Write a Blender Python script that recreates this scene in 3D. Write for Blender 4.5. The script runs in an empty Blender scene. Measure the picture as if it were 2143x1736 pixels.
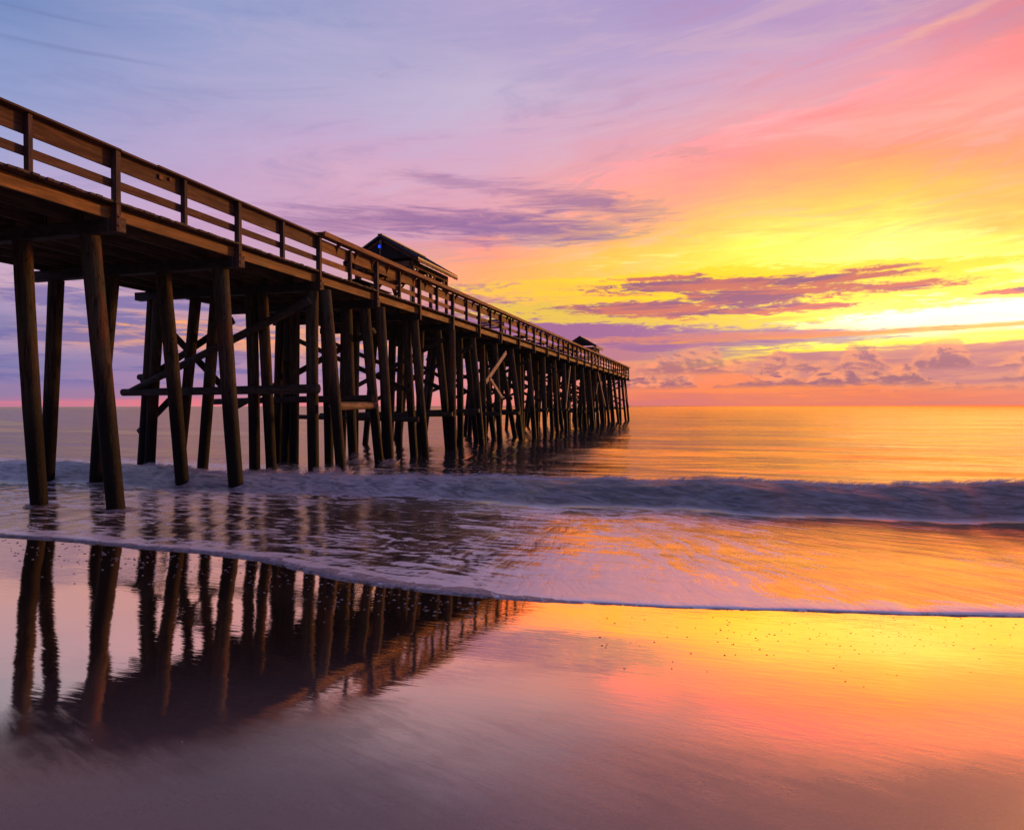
import bpy, math, random
import numpy as np
from mathutils import Vector, Matrix
random.seed(7)
C = bpy.context.scene.collection
R = math.radians
PI = math.pi
CAMZ = 2.15
A = R(16.5)
PX, PY = math.sin(A), math.cos(A)          # seaward direction of the pier
OX, OY = -7.91, 14.0                       # first rail post of the pier seen in the photo
BAY = 3.71

# ------------------------------------------------------------------ helpers
def link(o, parent=None):
    C.objects.link(o)
    if parent: o.parent = parent
    return o

def tag(o, label=None, cat=None, group=None, kind=None):
    if label: o['label'] = label
    if cat: o['category'] = cat
    if group: o['group'] = group
    if kind: o['kind'] = kind
    return o

def empty(name, loc=(0, 0, 0), rz=0, parent=None):
    o = bpy.data.objects.new(name, None)
    o.empty_display_size = .3
    o.location = loc; o.rotation_euler = (0, 0, rz)
    return link(o, parent)

class MB:
    def __init__(s):
        s.v = []; s.f = []; s.m = []; s.smooth = []
    def add(s, vs, fs, mat=0, smooth=False):
        b = len(s.v); s.v += [tuple(p) for p in vs]
        for f in fs:
            s.f.append([b + i for i in f]); s.m.append(mat); s.smooth.append(smooth)
    def box(s, x0, x1, y0, y1, z0, z1, mat=0, j=0.0):
        def q(): return random.uniform(-j, j) if j else 0
        vs = [(x + q(), y + q(), z + q()) for z in (z0, z1) for y in (y0, y1) for x in (x0, x1)]
        s.add(vs, [(0, 2, 3, 1), (4, 5, 7, 6), (0, 1, 5, 4), (2, 6, 7, 3), (0, 4, 6, 2), (1, 3, 7, 5)], mat)
    def beam(s, p0, p1, w, h, up=(0, 0, 1), mat=0):
        p0 = Vector(p0); p1 = Vector(p1); d = (p1 - p0).normalized()
        u = Vector(up); sd = d.cross(u)
        if sd.length < 1e-4: sd = d.cross(Vector((0, 1, 0)))
        sd.normalize(); u = sd.cross(d)
        vs = []
        for p in (p0, p1):
            for a, b in ((-1, -1), (1, -1), (1, 1), (-1, 1)):
                vs.append(p + sd * a * w / 2 + u * b * h / 2)
        s.add(vs, [(0, 3, 2, 1), (4, 5, 6, 7), (0, 1, 5, 4), (1, 2, 6, 5), (2, 3, 7, 6), (3, 0, 4, 7)], mat)
    def tube(s, p0, p1, r0, r1, seg=18, rings=1, wob=0.0, mat=0, bend=0.0):
        p0 = Vector(p0); p1 = Vector(p1); d = (p1 - p0).normalized()
        a = d.orthogonal().normalized(); b = d.cross(a)
        vs = []; fs = []
        bd = (a * random.uniform(-1, 1) + b * random.uniform(-1, 1)) * bend
        ph = [random.uniform(0, 6.28) for _ in range(4)]
        for i in range(rings + 1):
            t = i / rings; c = p0.lerp(p1, t) + bd * math.sin(PI * t); r = r0 + (r1 - r0) * t
            for k in range(seg):
                an = 2 * PI * k / seg
                rr = r * (1 + wob * (math.sin(3 * an + ph[0] + t * 3) * .5 + math.sin(2 * an + ph[1] - t * 4) * .6 + random.uniform(-.6, .6)))
                vs.append(c + a * math.cos(an) * rr + b * math.sin(an) * rr)
        for i in range(rings):
            for k in range(seg):
                k2 = (k + 1) % seg
                fs.append((i * seg + k, i * seg + k2, (i + 1) * seg + k2, (i + 1) * seg + k))
        s.add(vs, fs, mat, True)
        s.add(vs[:seg], [tuple(reversed(range(seg)))], mat)
        s.add(vs[-seg:], [tuple(range(seg))], mat)
    def build(s, name, mats, parent=None, bevel=0.0):
        me = bpy.data.meshes.new(name)
        me.from_pydata(s.v, [], s.f)
        if not isinstance(mats, (list, tuple)): mats = [mats]
        for m in mats: me.materials.append(m)
        me.polygons.foreach_set('material_index', s.m)
        me.polygons.foreach_set('use_smooth', s.smooth)
        me.update()
        o = bpy.data.objects.new(name, me)
        if bevel:
            md = o.modifiers.new('bevel', 'BEVEL'); md.width = bevel; md.segments = 1; md.limit_method = 'ANGLE'
        return link(o, parent)

# numpy value noise
_rng = np.random.RandomState(3)
_T = _rng.rand(256, 256)
def vn(x, y, k=0):
    x = np.asarray(x, float) + 17.3 * k; y = np.asarray(y, float) + 5.7 * k
    xi = np.floor(x); yi = np.floor(y); fx = x - xi; fy = y - yi
    fx = fx * fx * (3 - 2 * fx); fy = fy * fy * (3 - 2 * fy)
    xi = xi.astype(int) & 255; yi = yi.astype(int) & 255; x1 = (xi + 1) & 255; y1 = (yi + 1) & 255
    return (_T[xi, yi] * (1 - fx) + _T[x1, yi] * fx) * (1 - fy) + (_T[xi, y1] * (1 - fx) + _T[x1, y1] * fx) * fy
def fbm(x, y, o=4, k=0, g=.5):
    t = 0; a = 1; n = 0
    for i in range(o):
        t = t + a * vn(x, y, k + i * 3 + 1); n += a; a *= g; x = x * 2.03; y = y * 2.03
    return t / n * 2 - 1
def sst(a, b, x):
    t = np.clip((x - a) / (b - a), 0, 1); return t * t * (3 - 2 * t)

# ------------------------------------------------------------------ node DSL
def lin(c):
    return tuple((v / 255 / 12.92 if v / 255 <= .04045 else ((v / 255 + .055) / 1.055) ** 2.4) for v in c)
class NT:
    def __init__(s, nt): s.nt = nt
    def n(s, t, **kw):
        nd = s.nt.nodes.new(t)
        for k, v in kw.items(): setattr(nd, k, v)
        return nd
    def put(s, sock, v):
        if isinstance(v, S): s.nt.links.new(v.o, sock)
        elif isinstance(v, bpy.types.NodeSocket): s.nt.links.new(v, sock)
        else:
            if sock.type == 'RGBA' and len(v) == 3: v = (*v, 1)
            sock.default_value = v
    def math(s, op, *a, clamp=False):
        nd = s.n('ShaderNodeMath', operation=op); nd.use_clamp = clamp
        for i, v in enumerate(a): s.put(nd.inputs[i], v)
        return S(s, nd.outputs[0])
    def vec(s, x, y, z=0.0):
        nd = s.n('ShaderNodeCombineXYZ')
        for i, v in enumerate((x, y, z)): s.put(nd.inputs[i], v)
        return S(s, nd.outputs[0])
    def sep(s, v):
        nd = s.n('ShaderNodeSeparateXYZ'); s.put(nd.inputs[0], v)
        return [S(s, o) for o in nd.outputs]
    def noise(s, v, scale=1, detail=4, rough=.5, dist=0, color=False):
        nd = s.n('ShaderNodeTexNoise'); s.put(nd.inputs['Vector'], v)
        nd.inputs['Scale'].default_value = scale; nd.inputs['Detail'].default_value = detail
        nd.inputs['Roughness'].default_value = rough; nd.inputs['Distortion'].default_value = dist
        return S(s, nd.outputs['Color' if color else 'Fac'])
    def ss(s, a, b, x, lo=0.0, hi=1.0, lin_=False):
        nd = s.n('ShaderNodeMapRange', interpolation_type='LINEAR' if lin_ else 'SMOOTHSTEP')
        s.put(nd.inputs[0], x)
        for i, v in enumerate((a, b, lo, hi)): s.put(nd.inputs[i + 1], v)
        return S(s, nd.outputs[0])
    def mix(s, f, a, b, mode='MIX'):
        nd = s.n('ShaderNodeMix', data_type='RGBA', blend_type=mode)
        s.put(nd.inputs[0], f); s.put(nd.inputs[6], a); s.put(nd.inputs[7], b)
        return S(s, nd.outputs[2])
    def ramp(s, f, stops, interp='LINEAR'):
        nd = s.n('ShaderNodeValToRGB'); cr = nd.color_ramp; cr.interpolation = interp
        el = cr.elements
        while len(el) < len(stops): el.new(.5)
        for e, (p, c) in zip(el, sorted(stops, key=lambda q: q[0])):
            e.position = p; e.color = (*c, 1) if len(c) == 3 else c
        s.put(nd.inputs[0], f)
        return S(s, nd.outputs[0])
    def bump(s, h, dist=.02, strength=1, normal=None):
        nd = s.n('ShaderNodeBump'); s.put(nd.inputs['Height'], h)
        nd.inputs['Distance'].default_value = dist; s.put(nd.inputs['Strength'], strength)
        if normal is not None: s.put(nd.inputs['Normal'], normal)
        return S(s, nd.outputs[0])
class S:
    def __init__(s, t, o): s.t = t; s.o = o
    def __add__(a, b): return a.t.math('ADD', a, b)
    __radd__ = __add__
    def __mul__(a, b): return a.t.math('MULTIPLY', a, b)
    __rmul__ = __mul__
    def __sub__(a, b): return a.t.math('SUBTRACT', a, b)
    def __rsub__(a, b): return a.t.math('SUBTRACT', b, a)
    def __truediv__(a, b): return a.t.math('DIVIDE', a, b)
    def __rtruediv__(a, b): return a.t.math('DIVIDE', b, a)
    def clamp(a): return a.t.math('ADD', a, 0.0, clamp=True)

def material(name):
    m = bpy.data.materials.new(name); m.use_nodes = True
    t = NT(m.node_tree); b = m.node_tree.nodes['Principled BSDF']
    return m, t, b

# ------------------------------------------------------------------ materials
def wood(name, c1, c2, axis='x', stain=None, rough=.75, scale=1.0, boards=None, spec=.35):
    m, t, b = material(name)
    co = S(t, t.n('ShaderNodeTexCoord').outputs['Object'])
    x, y, z = t.sep(co)
    k = {'x': (.35, 5, 5), 'z': (5, 5, .35), 'y': (5, .35, 5)}[axis]
    v = t.vec(x * k[0], y * k[1], z * k[2])
    g = t.noise(v, 3.2 * scale, 6, .65, .6)
    g2 = t.noise(v, 14 * scale, 4, .7, .2)
    big = t.noise(co, .9, 3, .55)
    col = t.mix(t.ss(.3, .7, g), c1, c2)
    if stain:
        col = t.mix(t.ss(.52, .72, big) * .75, col, stain)
    dark = t.ss(.5, .72, g2) * .55
    col = t.mix(dark, col, tuple(q * .2 for q in c1))
    sub = t.noise(t.vec(x * .5 + 3, y * 9, z * 9) if axis == 'x' else co, 1.6, 3, .6, .5)
    col = t.mix(t.ss(.46, .66, sub) * .6, col, tuple(q * .28 for q in c1))
    blt = t.noise(t.vec(x * (.8 if axis == 'x' else 3), y * 3, z * (.8 if axis == 'z' else 6)), 1.3, 4, .6, .8)
    col = t.mix(t.ss(.42, .62, blt) * .75, col, tuple(q * .28 for q in c1))
    kn = t.noise(co, 7, 2, .4)
    col = t.mix(t.ss(.71, .76, kn) * .8, col, tuple(q * .25 for q in c1))
    if boards:
        wn = t.n('ShaderNodeTexWhiteNoise', noise_dimensions='1D')
        t.put(wn.inputs['W'], t.math('FLOOR', x / boards) + t.math('FLOOR', z * 3.0) * 7.3)
        f = S(t, wn.outputs['Value'])
        col = t.mix(f * .7, col, tuple(q * .42 + .012 for q in c1))
    t.put(b.inputs['Base Color'], col)
    t.put(b.inputs['Roughness'], t.ss(.2, .8, g, rough - .15, rough + .12))
    b.inputs['Specular IOR Level'].default_value = spec
    t.put(b.inputs['Normal'], t.bump(g + g2 * .6, .014, 1.0))
    return m

def pile_mat():
    m, t, b = material('pile_wood')
    co = S(t, t.n('ShaderNodeTexCoord').outputs['Object'])
    x, y, z = t.sep(co)
    v = t.vec(x * 6, y * 6, z * .5)
    g = t.noise(v, 2.5, 6, .65, .4)
    big = t.noise(co, .7, 3, .6)
    fine = t.noise(co, 26, 4, .7)
    spl = t.noise(t.vec(x * 16, y * 16, z * .8), 2.2, 3, .6, .3)
    col = t.mix(t.ss(.3, .7, g), (.026, .020, .014), (.095, .068, .043))
    col = t.mix(t.ss(.45, .65, big) * .6, col, (.050, .058, .038))        # greenish preservative
    rust = t.noise(t.vec(x * 3, y * 3, z * .25), 1.3, 3, .5)
    col = t.mix(t.ss(.56, .66, rust) * .7, col, (.13, .045, .02))
    col = t.mix(t.ss(.60, .66, spl) * .8, col, (.008, .006, .005))
    kn = t.noise(t.vec(x * 3, y * 3, z * 1.6), 2.6, 2, .4)
    col = t.mix(t.ss(.68, .72, kn) * .8, col, (.012, .008, .006))
    wet = t.ss(3.1, 1.6, z + (big - .5) * 2.2 + (g - .5) * .8)
    col = t.mix(wet * .96, col, (.006, .005, .005))
    barn = t.ss(.62, .72, fine) * wet
    col = t.mix(barn * .25, col, (.06, .05, .045))
    t.put(b.inputs['Base Color'], col)
    t.put(b.inputs['Roughness'], t.ss(0.0, 1.0, wet, .8, .6))
    b.inputs['Specular IOR Level'].default_value = .15
    t.put(b.inputs['Normal'], t.bump(g * .7 + fine * (wet * .7 + .15) - t.ss(.58, .68, spl) * .6, .022, 1.0))
    return m

M = {}
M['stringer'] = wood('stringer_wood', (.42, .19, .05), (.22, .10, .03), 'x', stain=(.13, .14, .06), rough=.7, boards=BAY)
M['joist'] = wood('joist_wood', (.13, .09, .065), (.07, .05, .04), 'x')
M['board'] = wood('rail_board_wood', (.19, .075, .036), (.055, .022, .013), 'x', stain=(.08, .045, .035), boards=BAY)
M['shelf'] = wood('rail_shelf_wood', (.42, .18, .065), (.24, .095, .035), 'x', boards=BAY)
M['post'] = wood('rail_post_wood', (.12, .062, .048), (.06, .032, .027), 'z')
M['deck'] = wood('deck_wood', (.12, .07, .05), (.07, .045, .035), 'y')
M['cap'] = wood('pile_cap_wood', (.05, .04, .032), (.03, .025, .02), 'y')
M['log'] = wood('brace_log_wood', (.08, .065, .045), (.045, .035, .028), 'y')
M['log_lit'] = wood('brace_log_lit_wood', (.24, .15, .08), (.15, .09, .05), 'x')  # brighter copy of the log wood: orange light on this log put into its colour
M['brace'] = wood('brace_board_pale_wood', (.50, .36, .28), (.38, .26, .20), 'x')
M['shelter_wood'] = wood('shelter_wood', (.24, .12, .055), (.15, .075, .04), 'x')
M['shelter_post'] = wood('shelter_post_wood', (.16, .085, .05), (.11, .06, .04), 'z')
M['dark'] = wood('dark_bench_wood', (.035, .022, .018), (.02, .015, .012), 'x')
M['pile'] = pile_mat()
def plain(name, c, rough=.5, metal=0.0, emit=None, es=0):
    m, t, b = material(name)
    co = S(t, t.n('ShaderNodeTexCoord').outputs['Object'])
    n = t.noise(co, 6, 4, .6)
    t.put(b.inputs['Base Color'], t.mix(t.ss(.3, .7, n), tuple(q * .75 for q in c), c))
    b.inputs['Roughness'].default_value = rough; b.inputs['Metallic'].default_value = metal
    if emit:
        b.inputs['Emission Color'].default_value = (*emit, 1); b.inputs['Emission Strength'].default_value = es
    return m
M['roof'] = plain('roof_metal_blue', (.028, .035, .06), .45)
M['iron'] = plain('rusty_iron', (.16, .07, .04), .7, .4)
M['lamp'] = plain('blue_lamp', (.02, .05, .5), .3, 0, (.02, .06, 1.0), 1.2)
M['shell'] = plain('shell_white', (.55, .45, .40), .5)
M['pebble'] = plain('pebble_dark', (.05, .035, .03), .4)
M['pipe'] = plain('grey_pipe', (.12, .13, .15), .4)

# ------------------------------------------------------------------ sky
def pxdir(x, y):
    az = math.atan((x - 1071.5) / 1440); el = math.atan((848 - y) / 1440 * math.cos(az))
    return math.degrees(az), math.degrees(el)
SUN_AZ, SUN_EL = 53.0, 8.0
def build_world():
    w = bpy.data.worlds.new("World"); w.cycles.sampling_method = 'MANUAL'; w.cycles.sample_map_resolution = 512; bpy.context.scene.world = w; w.use_nodes = True
    nt = w.node_tree; t = NT(nt)
    bg = nt.nodes['Background']
    co = t.n('ShaderNodeTexCoord').outputs['Generated']
    x, y, z = t.sep(co)
    DEG = 57.29578
    az = t.math('ARCTAN2', x, y) * DEG
    el = t.math('ARCSINE', z) * DEG
    ab = t.math('ABSOLUTE', az)
    # 3-D direction noise for seam-free clouds, squashed vertically for streaks
    inv = 1.0 / t.math('MAXIMUM', z + .06, .03)
    plane = t.vec(x * inv, y * inv, 0.0)                      # flat high cloud deck seen in perspective
    streak = t.noise(t.vec(x * 5.0, y * 5.0, z * 46), 1.7, 6, .62, .5)
    streak2 = t.noise(t.vec(x * 7.0 + 5.0, y * 7.0, z * 80), 1.8, 7, .66, .9)
    wisp = t.noise(t.vec(x * 2.6 + z * 1.5, y * 2.6, z * 15 - x * 2.2), 1.5, 8, .66, 1.0)
    w1 = t.noise(t.vec(x * 2, y * 2, z * 7 + 3.0), 1.5, 4, .55)
    azw = az + (w1 - .5) * 9 + (wisp - .5) * 7
    elw = el + (streak - .5) * 2.6 + (wisp - .5) * t.ss(4, 25, el, .5, 5.0) + (w1 - .5) * t.ss(2, 20, el, .5, 5.0)
    cols = {
     0: {848:(195,125,150),835:(170,120,158),820:(150,122,162),790:(145,125,172),760:(125,122,170),720:(170,145,180),680:(135,126,172),640:(172,150,188),600:(205,168,188),450:(188,166,205),300:(164,166,208),200:(150,162,207),100:(134,151,200),0:(116,139,190)},
     400: {848:(228,128,138),835:(195,125,150),820:(172,125,160),790:(170,132,172),750:(172,135,172),720:(240,160,120),700:(245,165,115),680:(205,152,158),640:(186,152,182),600:(210,162,178),450:(205,164,200),300:(184,165,205),200:(167,164,205),100:(154,160,205),0:(144,156,201)},
     700: {848:(228,135,140),835:(215,138,150),820:(195,142,168),780:(182,138,168),735:(228,158,140),715:(246,168,118),695:(235,165,130),650:(195,152,178),560:(210,158,178),500:(205,155,182),450:(210,160,190),380:(218,172,198),300:(202,168,204),200:(184,172,208),100:(168,166,205),0:(158,158,202)},
     1000: {848:(232,130,120),820:(240,140,128),760:(192,132,160),700:(206,136,158),640:(236,146,135),600:(252,176,112),560:(253,170,115),520:(246,158,148),480:(228,152,168),440:(230,163,180),400:(226,168,188),300:(212,172,202),200:(197,181,210),100:(182,168,205),0:(167,156,201)},
     1300: {848:(218,118,118),835:(225,120,108),815:(238,130,98),790:(232,140,118),760:(230,140,122),720:(230,152,112),690:(242,168,92),650:(253,198,60),600:(254,204,62),550:(255,208,70),500:(255,194,92),450:(253,176,128),400:(250,166,152),350:(240,164,168),300:(228,166,184),200:(208,174,202),100:(188,166,205),0:(172,154,200)},
     1600: {848:(222,122,115),835:(232,125,100),818:(248,142,80),800:(246,135,85),770:(242,150,100),748:(255,215,60),700:(255,235,90),660:(255,246,150),620:(255,236,90),580:(255,228,80),540:(255,228,84),500:(255,230,98),450:(255,213,104),400:(255,192,120),350:(255,168,130),300:(250,160,152),250:(240,164,170),200:(228,168,184),100:(204,166,200),0:(182,152,198)},
     1850: {848:(218,120,110),835:(232,122,100),818:(242,132,88),790:(236,145,108),755:(250,190,85),725:(255,235,75),690:(255,252,190),650:(255,254,220),600:(255,248,170),560:(255,244,145),515:(255,238,145),470:(255,228,112),430:(255,212,96),400:(255,200,96),350:(255,174,112),300:(254,156,134),250:(252,158,150),200:(244,162,164),100:(222,158,184),0:(190,150,192)},
     2143: {848:(212,118,115),835:(222,118,108),818:(232,125,105),790:(222,138,120),755:(215,140,130),725:(238,170,95),700:(255,240,100),680:(255,254,205),640:(255,254,225),600:(255,249,175),550:(255,241,135),500:(255,228,105),450:(255,210,92),400:(255,190,96),350:(254,168,112),300:(253,155,128),250:(254,160,146),200:(254,168,156),140:(246,150,144),80:(240,142,142),0:(205,140,165)},
    }
    E0, E1 = -2.0, 60.0
    f = t.ss(E0, E1, elw, lin_=True)
    prev = None
    zen = [(40, (128, 132, 185)), (58, (100, 112, 168))]
    keys = sorted(cols)
    ramps = []
    for xk in keys:
        st = []
        for yk, c in cols[xk].items():
            a_, e_ = pxdir(xk, yk)
            st.append(((e_ - E0) / (E1 - E0), lin(c)))
        for e_, c in zen: st.append(((e_ - E0) / (E1 - E0), lin(c)))
        ramps.append((pxdir(xk, 500)[0], st))
    back = [((e - E0) / (E1 - E0), lin(c)) for e, c in ((0, (115, 90, 122)), (4, (100, 86, 125)), (12, (104, 94, 138)), (30, (110, 108, 152)), (55, (100, 108, 160)))]
    side = [((e - E0) / (E1 - E0), lin(c)) for e, c in ((0, (190, 110, 115)), (3, (200, 125, 125)), (8, (250, 190, 90)), (14, (252, 165, 85)), (20, (235, 125, 105)), (27, (200, 120, 140)), (40, (140, 125, 175)), (58, (100, 112, 168)))]
    ramps.insert(0, (-85.0, back)); ramps.append((58.0, side)); ramps.append((105.0, back))
    col = None
    for (a_, st) in ramps:
        r = t.ramp(f, st)
        if col is None: col = r
        else: col = t.mix(t.ss(pa, a_, azw, lin_=True), col, r)
        pa = a_
    # ---- helpers for placed clouds
    def ell(cx, cy, rx, ry, tilt=0.0, warp=1.0):
        a0, e0 = pxdir(cx, cy); ra = rx / 25.13; re = ry / 25.13
        du = (az + (w1 - .5) * 6 * warp) - a0; dv = (el + (streak - .5) * 1.3 * warp) - e0
        if tilt: dv = dv - du * tilt
        du = du / ra; dv = dv / re
        return t.math('SQRT', du * du + dv * dv)
    def cloud(d, n, lo, hi, k=.40):                       # noise gated by a soft ellipse
        return t.ss(lo, hi, n - d * k)
    lilac = lin((116, 106, 166))
    # general faint wisps
    col = t.mix(t.ss(.48, .66, wisp) * t.ss(6, 14, el) * t.ss(-38, -18, az) * .24, col, t.mix(t.ss(-12, 25, az), lin((200, 182, 216)), lin((255, 205, 185))))
    col = t.mix(t.ss(.50, .34, wisp) * t.ss(8, 16, el) * .20, col, t.mix(t.ss(0, 28, az), lin((118, 124, 182)), lin((228, 112, 124))))
    col = t.mix(t.ss(.48, .66, streak2) * t.ss(16, 9, el) * t.ss(2, 8, az) * t.ss(4, 7, el) * .45, col, lin((255, 240, 170)))
    # A: mauve streaks above the shelter
    for (cx, cy, rx, ry, ti, am) in ((900, 458, 330, 26, .01, .85), (1110, 482, 260, 34, -.03, .9), (960, 382, 130, 16, -.04, .55), (1210, 425, 200, 24, -.12, .75), (700, 470, 200, 22, .0, .5)):
        col = t.mix(cloud(ell(cx, cy, rx, ry, ti), streak2, -.02, .50) * am, col, lin((150, 108, 158)))
    # left bands behind the piles
    lft = t.ss(3, -6, az)
    col = t.mix(t.ss(.45, .60, streak) * lft * t.ss(1.0, 2.2, el) * t.ss(9.8, 8.2, el) * .8, col, lilac)
    col = t.mix(t.ss(.52, .66, streak2) * lft * t.ss(4.0, 5.4, el) * t.ss(7.4, 6.2, el) * t.ss(-36, -27, az) * .85, col, lin((250, 170, 105)))
    col = t.mix(t.ss(.65, .30, el + (streak2 - .5) * 1.0) * t.ss(2, -8, az) * t.ss(-.1, .25, el) * .42, col, lin((232, 118, 135)))
    # C: mauve mass right of the pier end
    for (cx, cy, rx, ry, ti, am) in ((1170, 672, 250, 46, -.03, .95), (1330, 690, 300, 34, -.02, .8), (1480, 714, 330, 16, 0, .75), (1330, 738, 230, 16, 0, .6), (1080, 602, 150, 10, 0, .5)):
        col = t.mix(cloud(ell(cx, cy, rx, ry, ti), streak2, -.04, .22) * am, col, lin((164, 104, 150)))
    # B: dark speckled bank with golden edges
    fl = t.noise(t.vec(x * 17, y * 17, z * 84), 2.0, 7, .70, 1.1)
    fl = fl * .6 + streak2 * .4
    dB = [ell(1470, 598, 330, 22, .005), ell(1560, 622, 230, 40, .02), ell(1760, 582, 230, 11, .02), ell(1900, 598, 130, 14, 0, .6), ell(1840, 562, 90, 7, 0, .4), ell(1340, 645, 240, 20, 0), ell(1700, 640, 150, 12, 0), ell(1500, 655, 330, 12, 0), ell(1400, 580, 160, 7, 0), ell(1650, 610, 260, 16, 0), ell(2130, 609, 80, 8, 0, .4)]
    d = dB[0]
    for q in dB[1:]: d = t.math('MINIMUM', d, q)
    mB = t.ss(.10, .24, fl - d * .36 - .10)
    gB = t.ss(-.08, .08, fl - d * .36) * .75
    col = t.mix(gB, col, lin((255, 214, 28)))
    col = t.mix(mB * .95, col, t.mix(t.ss(.40, .56, streak), lin((156, 90, 128)), lin((212, 112, 104))))
    # D: thin ember line
    d = ell(1850, 695, 520, 6, .016, .25)
    col = t.mix(t.ss(1.1, .4, d + (streak2 - .5) * 2.2) * .8, col, lin((240, 150, 55)))
    d = ell(1520, 704, 380, 9, .0, .4)
    col = t.mix(t.ss(1.1, .3, d + (fl - .5) * 3.5) * .8, col, lin((222, 132, 108)))
    # E: flat rose bank at the right
    d = ell(2130, 757, 500, 37, -.012, .35)
    col = t.mix(t.ss(1.05, .85, d + (streak2 - .5) * .8) * .95, col, t.mix(t.ss(.4, .6, streak), lin((192, 120, 134)), lin((216, 138, 128))))
    # F: cumulus rows with lit tops and shaded bellies
    def row(base, hgt, fa, off, azl, azr, am):
        def nz(da, de): return t.noise(t.vec(az * .34 + off + da, el * .78 + de, off), 1.0, 7, .62, .3)
        n0 = nz(0.0, 0.0); n1 = nz(.10, .16)
        tp = t.noise(t.vec(az * fa, off, 0.0), 1.0, 2, .5)
        top = base + hgt * t.ss(.38, .68, tp)
        sh = t.ss(-.05, .10, (top - el) * .22 + (n0 - .5) * .9) * t.ss(base - .25, base + .22, el + (n0 - .5) * .5)
        sh = sh * t.ss(base + hgt * .95, base + hgt * .6, el) * t.ss(azl, azl + 3, az) * t.ss(azr, azr - 3, az)
        body = t.ss(top, base, el)
        shade = t.ss(-.06, .10, (n0 - n1) + (body - .45) * .16)
        return sh * am, t.mix(shade, lin((244, 152, 116)), lin((156, 98, 122)))
    for prm in ((2.6, 2.6, .22, 4.3, 9, 50, .7), (1.5, 1.9, .30, 9.1, 6, 34, .85), (1.65, 1.7, .24, 2.6, 18, 60, .9), (1.1, .7, .4, 7.7, 26, 60, .5)):
        f_, c_ = row(*prm); col = t.mix(f_, col, c_)
    # I: peach streak, top right
    d = ell(2010, 42, 170, 13, .16, 1)
    col = t.mix(cloud(d, wisp, .0, .5) * .6, col, lin((255, 182, 150)))
    # J: faint grey-blue lines top left
    for cx, cy, rx in ((140, 104, 170), (60, 22, 130)):
        d = ell(cx, cy, rx, 4, .04, .3)
        col = t.mix(t.ss(1.3, .2, d) * .35, col, lin((112, 122, 170)))
    # sun glow behind the cloud deck
    a0, e0 = pxdir(2060, 655)
    du = (az - a0) / 17; dv = (el - e0 + (streak2 - .5) * 2.0) / 2.0
    g = t.math('EXPONENT', (du * du + dv * dv) * -1.0)
    glow = 1.0 + g * .5
    # the photograph clips the brightest channels: restore some of their real radiance
    sc_ = t.n('ShaderNodeSeparateColor'); t.put(sc_.inputs[0], col)
    rr, gg, bb = [S(t, o) for o in sc_.outputs]
    cc_ = t.n('ShaderNodeCombineColor')
    t.put(cc_.inputs[0], rr * t.ss(.84, 1.0, rr, 1.0, 2.5)); t.put(cc_.inputs[1], gg * t.ss(.60, .90, gg, 1.0, 1.45)); t.put(cc_.inputs[2], bb)
    col = S(t, cc_.outputs[0])
    cs = t.n('ShaderNodeVectorMath', operation='SCALE'); t.put(cs.inputs[0], col); t.put(cs.inputs['Scale'], glow)
    # below the horizon the sea colour
    low = t.mix(t.ss(0.0, -.4, el), S(t, cs.outputs[0]), lin((120, 85, 95)))
    sky = t.n('ShaderNodeTexSky', sky_type='NISHITA'); sky.sun_disc = False
    sky.sun_elevation = R(SUN_EL); sky.sun_rotation = R(SUN_AZ)
    sv = t.n('ShaderNodeVectorMath', operation='SCALE'); t.put(sv.inputs[0], sky.outputs[0]); sv.inputs['Scale'].default_value = .004
    ad = t.n('ShaderNodeVectorMath', operation='ADD'); t.put(ad.inputs[0], low); t.put(ad.inputs[1], sv.outputs[0])
    nt.links.new(ad.outputs[0], bg.inputs['Color'])
    bg.inputs['Strength'].default_value = 1.0
build_world()
sun = bpy.data.lights.new('sun', 'SUN'); sun.energy = 2.0; sun.angle = R(6); sun.color = (1, .42, .10)
so = bpy.data.objects.new('sun', sun); link(so)
sd = Vector((math.sin(R(SUN_AZ)) * math.cos(R(SUN_EL)), math.cos(R(SUN_AZ)) * math.cos(R(SUN_EL)), math.sin(R(SUN_EL))))
so.rotation_euler = sd.to_track_quat('Z', 'Y').to_euler(); so.location = (60, 60, 30)

# ------------------------------------------------------------------ beach and sea
def wl(s, l):                       # (seaward, along-shore) -> world
    return PX * s + PY * l, PY * s - PX * l
def sl(x, y):
    return PX * x + PY * y, PY * x - PX * y
def beach(s): return .024 * (8.5 - s) + .038 * (math.tanh(1.25) - np.tanh((np.asarray(s, float) - 6.5) / 1.6))
EDGE = []
for px_, py_ in ((-60,1112),(0,1115),(130,1124),(300,1141),(420,1150),(560,1170),(640,1192),(700,1209),(780,1224),(870,1236),(1070,1257),(1400,1275),(1700,1281),(1900,1288),(2143,1289),(2250,1288)):
    Z = 2.12 * 1440 / (py_ - 848); X = (px_ - 1071.5) / 1440 * Z
    EDGE.append(sl(X, Z))
EDGE.sort(key=lambda q: q[1])
_ES = np.array([e[0] for e in EDGE]); _EL = np.array([e[1] for e in EDGE])
def edge(l):
    l = np.asarray(l, float)
    b = np.interp(l, _EL, _ES)
    out = np.maximum(_EL[0] - l, 0) + np.maximum(l - _EL[-1], 0)
    return b + .03 * fbm(l * 1.1, l * 0, 3, 5) + sst(0, 4, out) * .8 * fbm(l * .12, l * 0 + 3, 3, 9)

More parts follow.
